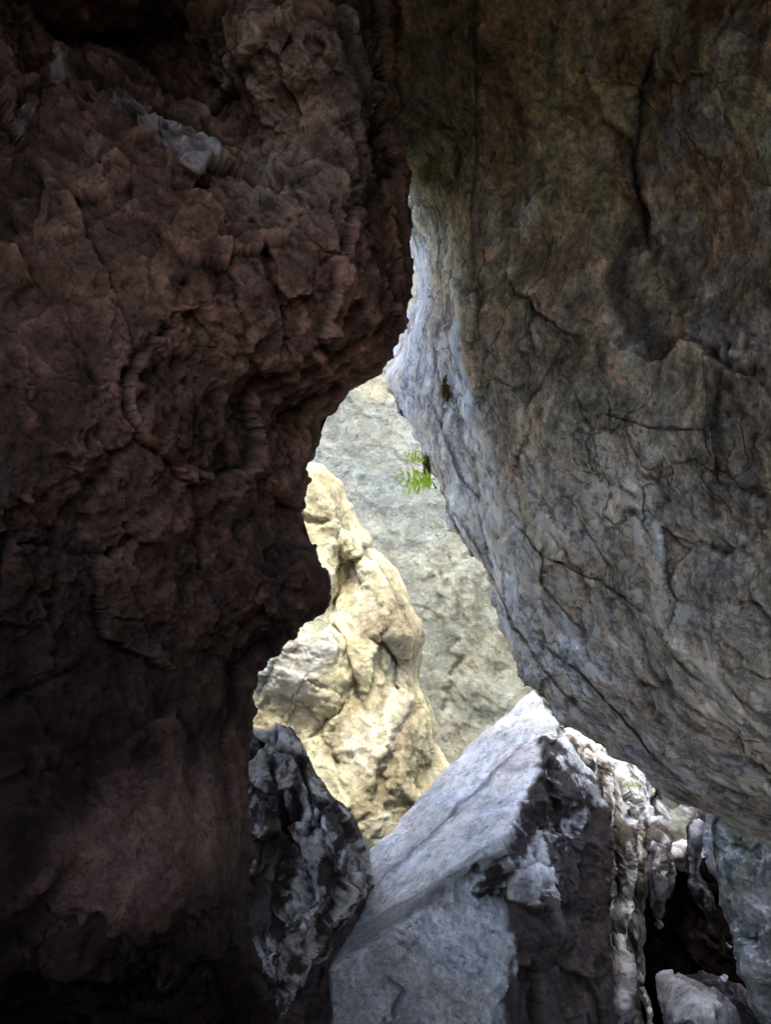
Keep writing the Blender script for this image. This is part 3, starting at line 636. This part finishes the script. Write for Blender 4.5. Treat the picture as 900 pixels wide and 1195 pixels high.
simple_rock('rock_column', [(655, 850, 6.0), (690, 850, 5.9), (740, 880, 5.6), (757, 915, 5.5), (764, 960, 5.3), (757, 1000, 5.1), (753, 1080, 4.9), (752, 1195, 4.7), (752, 1480, 4.4), (690, 1480, 4.4), (690, 1100, 4.9), (690, 950, 5.4)],
            [(715, 900, 5.3), (730, 950, 5.0), (730, 1010, 4.75), (735, 1090, 4.5), (728, 1170, 4.35), (718, 1050, 4.8), (745, 1050, 4.8)],
            (.13, .105, .075), (.88, .89, .9), -.2, 'tall narrow fluted rock column standing just right of the tilted slab', 'rock column', base=np.array([1.5, 4.8, 0]),
            grooves=[([(722, 900), (724, 1000), (722, 1195)], 3, .15), ([(741, 930), (742, 1195)], 3, .12), ([(700, 880), (712, 960)], 3, .12)], stretch=(1.6, 1.2, .5))
simple_rock('hanging_rock', [(748, 960, 5.2), (772, 955, 5.1), (784, 985, 5.0), (789, 1010, 4.9), (786, 1040, 4.85), (776, 1058, 4.85), (770, 1083, 4.85), (762, 1070, 4.9), (755, 1040, 5.0)],
            [(768, 1010, 4.6), (770, 1040, 4.65)], (.15, .13, .12), (.78, .80, .85), -.12, 'small blotchy blue grey rock lump hanging at the left lip of the dark hollow', 'rock', base=np.array([1.7, 4.8, .4]), thick=.3)
simple_rock('ledge_rock', [(765, 992, 5.6), (776, 984, 5.6), (806, 978, 5.6), (812, 990, 5.5), (803, 1004, 5.4), (806, 1018, 5.4), (780, 1012, 5.5)],
            [(785, 998, 5.2), (792, 992, 5.3)], (.35, .33, .36), (.70, .68, .78), -.1, 'small pale violet ledge of rock above the dark hollow', 'rock', base=np.array([2.1, 5.4, .6]), thick=.3, smooth=0)
simple_rock('standing_rock', [(812, 950, 5.0), (818, 944, 5.0), (825, 955, 5.0), (823, 985, 4.9), (817, 1010, 4.85), (824, 1030, 4.8), (834, 1050, 4.7), (846, 1075, 4.7), (852, 1110, 4.6), (838, 1095, 4.7), (826, 1082, 4.75), (815, 1055, 4.8), (803, 1035, 4.9), (801, 1010, 5.0), (803, 985, 5.0)],
            [(814, 980, 4.75), (811, 1020, 4.65), (830, 1060, 4.5)], (.06, .045, .045), (.50, .52, .56), .06, 'slender dark upright rock between the pale ledge and the mossy boulder', 'rock', base=np.array([1.9, 4.8, .3]), thick=.3)
simple_rock('mossy_boulder', [(826, 900, 4.4), (825, 952, 4.35), (824, 992, 4.3), (836, 1025, 4.25), (840, 1056, 4.2), (851, 1082, 4.15), (862, 1135, 4.1), (874, 1170, 4.05), (889, 1195, 4.0), (905, 1480, 3.7), (1500, 1480, 3.3), (1500, 800, 3.6), (1000, 820, 4.2)],
            [(850, 960, 4.2), (870, 1000, 4.08), (880, 1060, 3.98), (895, 1130, 3.88), (950, 1000, 3.8), (1100, 1100, 3.4)], (.42, .45, .42), (.80, .83, .84), -.08, 'big mottled grey green boulder at the lower right corner under the overhang', 'boulder', base=np.array([2.4, 4.2, 0]), green=.5, thick=.6, scale=1.0, rel=.7, blotch=7,
            grooves=[([(835, 960), (842, 1010), (850, 1040)], 4, .08)])
simple_rock('fallen_boulder', [(767, 1140, 4.4), (775, 1135, 4.4), (790, 1136, 4.4), (806, 1143, 4.4), (826, 1152, 4.35), (845, 1166, 4.3), (860, 1178, 4.25), (866, 1230, 4.1), (840, 1300, 3.9), (790, 1240, 4.0), (778, 1190, 4.1), (770, 1160, 4.3)],
            [(782, 1150, 4.25), (805, 1165, 4.1), (835, 1180, 4.0), (800, 1192, 3.95)], (.48, .49, .50), (.66, .68, .70), .0, 'smooth pale fallen boulder lying in the dark hollow at the bottom right', 'boulder', base=np.array([1.8, 4.2, 0]), mat=m_slab, amp=.05)
simple_rock('rubble_rock', [(800, 1138, 5.0), (820, 1132, 5.0), (845, 1145, 4.9), (872, 1160, 4.8), (888, 1190, 4.7), (900, 1260, 4.6), (840, 1300, 4.6), (800, 1200, 4.8)],
            [(840, 1165, 4.6), (865, 1180, 4.5)], (.15, .10, .10), (.42, .37, .42), .08, 'broken purplish brown rubble rock behind the pale fallen boulder', 'rock', base=np.array([2.1, 4.8, 0]), thick=.4)
simple_rock('rock_splinter', [(746, 1152, 4.25), (751, 1156, 4.25), (757, 1172, 4.2), (766, 1200, 4.1), (785, 1290, 4.0), (765, 1300, 4.0), (752, 1200, 4.15)],
            [(756, 1190, 4.05)], (.55, .53, .50), (.75, .74, .70), -.1, 'thin pale splinter of rock leaning beside the fluted column', 'rock splinter', base=np.array([1.5, 4.1, 0]), thick=.1, roll=(4, .05), scale=.4)
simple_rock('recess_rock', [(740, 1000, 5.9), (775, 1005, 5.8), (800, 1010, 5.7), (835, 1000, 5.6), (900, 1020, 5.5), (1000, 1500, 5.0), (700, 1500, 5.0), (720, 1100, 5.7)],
            [(800, 1080, 5.7), (820, 1150, 5.5)], (.006, .004, .004), (.012, .009, .009), .1, 'rock coloured near black as the shade filling the hollow behind the fallen boulder', 'rock', base=np.array([2.3, 6.2, 0]), step=2, mat=m_dark)  # near black colour stands for the shade deep in the hollow
simple_rock('gap_shade_rock', [(300, 1100, 4.2), (350, 1070, 4.2), (400, 1030, 4.2), (436, 1012, 4.15), (455, 1060, 4.1), (470, 1400, 3.9), (250, 1400, 3.9)],
            [(370, 1160, 4.1)], (.06, .035, .035), (.10, .07, .07), .1, 'rock coloured dark as the shade in the narrow gap between the wedge boulder and the slab', 'rock', base=np.array([-.2, 4.1, 0]), step=2, rel=.6, smooth=6)  # dark filler added for the shade seen between the boulders
simple_rock('floor_boulder', [(-80, 1215, 1.7), (60, 1190, 1.72), (140, 1175, 1.75), (205, 1150, 1.8), (222, 1130, 1.8), (238, 1122, 1.8), (258, 1124, 1.8), (262, 1150, 1.8), (272, 1180, 1.8), (275, 1230, 1.75), (280, 1500, 1.6), (-80, 1500, 1.5)],
            [(200, 1190, 1.66), (240, 1150, 1.7)], (.022, .015, .015), (.20, .15, .12), .30, 'low near black boulder with a pale chipped tip in the bottom left corner', 'boulder', base=np.array([-.6, 1.7, 0]), scale=.5, thick=.2, roll=(14, .06), rel=1.3, mat=m_dark)

# ================================================================== plants
m_leaf = plain_mat('bright fern leaf', (.72, .9, .16), .5, .55)
m_stem = plain_mat('fern stem', (.16, .22, .05), .6)
m_moss = plain_mat('moss', (.42, .44, .12), .9, .2)
m_clod = plain_mat('root clod', (.07, .06, .04), .95)
def frond_mesh(L, n, lw, droop, rs):
    """one feathered leaf: midrib strip with pairs of leaflets"""
    rr = random.Random(rs); V = []; Fs = []
    def add(pts, f): b = len(V); V.extend(pts); Fs.append([b+i for i in f])
    P_ = []
    for i in range(n+1):
        t = i/n; P_.append(Vector((L*t, 0, -droop*L*t*t)))
    for i in range(n):
        a, b = P_[i], P_[i+1]; w = .0018
        add([a+Vector((0, -w, 0)), b+Vector((0, -w*.7, 0)), b+Vector((0, w*.7, 0)), a+Vector((0, w, 0))], (0, 1, 2, 3))
    for i in range(1, n+1):
        t = i/n; s = lw*math.sin(math.pi*min(1, .2+t*.75))*(1 if i % 2 else .75)*rr.uniform(.8, 1.15)
        for sd in (-1, 1):
            a = P_[i]; d = Vector((.55, sd*1.0, rr.uniform(-.25, .2))).normalized(); q = Vector((d.y, -d.x, rr.uniform(-.3, .3)))*.15*s
            add([a, a+d*s*.35+q, a+d*s*.75+q*.8, a+d*s, a+d*s*.75-q*.8, a+d*s*.35-q], range(6))
    return V, Fs
def plant(name, loc, n, L, dirs, label, seed, droop=.4):
    rr = random.Random(seed)
    root = bpy.data.objects.new(name, None); root.empty_display_size = .05; col.objects.link(root); root.location = loc
    tag(root, label, 'plant')
    for k in range(n):
        a, el = dirs[k % len(dirs)]; a += rr.uniform(-12, 12); el += rr.uniform(-10, 10); l = L*rr.uniform(.75, 1.1)
        V, Fs = frond_mesh(l, 7, l*.27, droop, seed*50+k)
        me = bpy.data.meshes.new('leaf'); me.from_pydata([tuple(v) for v in V], [], [list(f) for f in Fs]); me.materials.append(m_leaf)
        o = bpy.data.objects.new('leaf', me); col.objects.link(o); o.parent = root
        o.rotation_euler = (R(rr.uniform(50, 75)), R(-el), R(a))
    # short woody stem
    V = []; Fs = []
    for j in range(5):
        for i in range(6):
            b = i*math.tau/6; r = .006*(1-j*.15); V.append((r*math.cos(b)-.004*j, r*math.sin(b)+.012*j, -.05+.0125*j))
    for j in range(4):
        for i in range(6): Fs.append([j*6+i, j*6+(i+1) % 6, j*6+6+(i+1) % 6, j*6+6+i])
    me = bpy.data.meshes.new('stem'); me.from_pydata(V, [], Fs); me.materials.append(m_stem)
    o = bpy.data.objects.new('stem', me); col.objects.link(o); o.parent = root
    return root
def moss(name, loc, rad, label, cat, seed, n=260, squash=(1, .6, 1.2)):
    """rough clump: lumpy core with short blades all round"""
    rr = random.Random(seed); root_v = []; f = []
    U, Vv = 20, 14
    pts = []
    for j in range(Vv+1):
        for i in range(U):
            th = math.pi*j/Vv; ph = math.tau*i/U
            pts.append((math.sin(th)*math.cos(ph), math.sin(th)*math.sin(ph), math.cos(th)))
    p = np.array(pts); p = p*(rad*.8*(1+.45*fbm(p+seed, 1.8, 4)))[:, None]*np.array(squash)
    for j in range(Vv):
        for i in range(U): f.append([j*U+i, j*U+(i+1) % U, (j+1)*U+(i+1) % U, (j+1)*U+i])
    V = [tuple(x) for x in p]
    me = bpy.data.meshes.new(name); me.from_pydata(V, [], f); me.materials.append(m_clod)
    o = bpy.data.objects.new(name, me); col.objects.link(o); o.location = loc; tag(o, label, cat)
    V = []; f = []
    for k in range(n):
        b = Vector(p[rr.randrange(len(p))]); d = (b.normalized()+Vector((rr.uniform(-.6, .6), rr.uniform(-.6, .6), rr.uniform(-.8, .3)))).normalized(); l = rad*rr.uniform(.25, .6)
        s = d.cross(Vector((rr.uniform(-1, 1), rr.uniform(-1, 1), 1))).normalized()*rad*.05; i = len(V)
        V += [tuple(b-s), tuple(b+s), tuple(b+d*l)]; f.append([i, i+1, i+2])
    me = bpy.data.meshes.new('blades'); me.from_pydata(V, [], f); me.materials.append(m_moss)
    c = bpy.data.objects.new('blades', me); col.objects.link(c); c.parent = o; c['kind'] = 'stuff'
    return o
def wp(px, py, d): return Vector(world(px, py, d))
bpy.context.view_layer.update()
def resting(px, py, o, lift=.0):
    """the point of rock o met when looking at px,py, so a plant can be rooted on its surface"""
    a = Vector(CAM)-o.location; d = (wp(px, py, 1)-Vector(CAM)).normalized()
    ok, h, n, _ = o.ray_cast(a, d)
    return h+o.location-d*lift if ok else wp(px, py, 3.5)
plant('fern', wp(509, 559, 3.74), 5, .205, [(180, 2), (176, -9), (186, 11), (172, -16), (183, -4), (178, 6)], 'bright yellow green wispy fern growing out under the left edge of the overhanging rock', 3, .25)
plant('fern_sprig', wp(497, 537, 3.84), 3, .12, [(184, 6), (174, -8), (180, 18), (180, -1)], 'small pale green sprig just above the larger fern at the rock edge', 5, .2)
plant('fern', wp(738, 918, 4.75), 4, .09, [(120, 40), (200, 20), (60, 40), (0, 20)], 'tiny green fern on the dappled rock right of the slab peak', 6)
moss('root_clump', resting(506, 548, right, .02)-Vector((.035, 0, 0)), .042, 'dark hanging clump of roots and moss beside the bright fern', 'moss clump', 2, 220, (.6, .6, 2.2))
moss('moss_tuft', resting(521, 453, right, .0), .03, 'olive green moss tuft on the blue grey edge of the overhanging rock', 'moss', 4, 420, (.9, .6, 2.6))

m_chip = rock_mat('rock chip', bump=.01, s1=20, s2=70, contrast=.3)
rb = bpy.data.objects['rubble_rock']
def chip(px, py, size, seed, c):
    """one broken angular stone"""
    import bmesh
    rr = random.Random(seed); bm = bmesh.new()
    for k in range(14):
        v = Vector((rr.gauss(0, 1), rr.gauss(0, 1), rr.gauss(0, 1))).normalized()
        bm.verts.new((v.x*size*rr.uniform(.8, 1.2), v.y*size*.8, v.z*size*rr.uniform(.4, .6)))
    bmesh.ops.convex_hull(bm, input=bm.verts)
    bmesh.ops.bevel(bm, geom=list(bm.edges), offset=size*.05, segments=1, affect='EDGES')
    bmesh.ops.subdivide_edges(bm, edges=list(bm.edges), cuts=2, use_grid_fill=True)
    bm.verts.ensure_lookup_table()
    V = np.array([v.co[:] for v in bm.verts]); Fc = [[v.index for v in f.verts] for f in bm.faces]; bm.free()
    V = V*(1+.12*fbm(V+seed, 1.2/size, 4))[:, None]
    at_ = resting(px, py, rb, size*.35)
    o = link_mesh('rock_chip', V, Fc, m_chip, smooth=False, attrs={'tint': base_c(c, len(V)), 'grain': V})
    o.location = at_; o.rotation_euler = (rr.uniform(-.6, .6), rr.uniform(-.6, .6), rr.uniform(0, 6))
    tag(o, 'small angular rock chip lying in the rubble beside the pale fallen boulder', 'rock', 'rock chips in the bottom right rubble')
for k, (x, y, sz, c) in enumerate([(836, 1146, .035, (.35, .3, .34)), (852, 1156, .045, (.22, .17, .18)), (866, 1168, .035, (.45, .42, .44)), (846, 1141, .025, (.5, .47, .5)), (876, 1184, .045, (.25, .2, .2)), (822, 1137, .025, (.3, .25, .27))]):
    chip(x, y, sz, 20+k, c)

# ================================================================== light
w = bpy.data.worlds.new('World'); scene.world = w; w.use_nodes = True
nt = w.node_tree; bg = nt.nodes['Background']; sk = nt.nodes.new('ShaderNodeTexSky'); sk.sky_type = 'NISHITA'; sk.sun_disc = False; sk.dust_density = 3.0; sk.ozone_density = .6; sk.air_density = .8
ELEV, AZ = 66, 184     # sun height, and heading clockwise from +Y
sk.sun_elevation = R(ELEV); sk.sun_rotation = R(AZ)
nt.links.new(sk.outputs[0], bg.inputs['Color']); bg.inputs['Strength'].default_value = .66
sl = bpy.data.lights.new('sun', 'SUN'); sl.energy = 5.0; sl.angle = R(8); sl.color = (1, .94, .82)
so = bpy.data.objects.new('sun', sl); col.objects.link(so)
dirv = Vector((math.sin(R(AZ))*math.cos(R(ELEV)), math.cos(R(AZ))*math.cos(R(ELEV)), math.sin(R(ELEV))))
so.rotation_euler = dirv.to_track_quat('Z', 'Y').to_euler(); so.location = (0, 0, 20)

scene.view_settings.view_transform = 'Standard'; scene.view_settings.look = 'None'; scene.view_settings.exposure = 0
scene.cycles.use_denoising = True; scene.cycles.denoising_prefilter = 'FAST'
scene.cycles.max_bounces = 8; scene.cycles.diffuse_bounces = 7
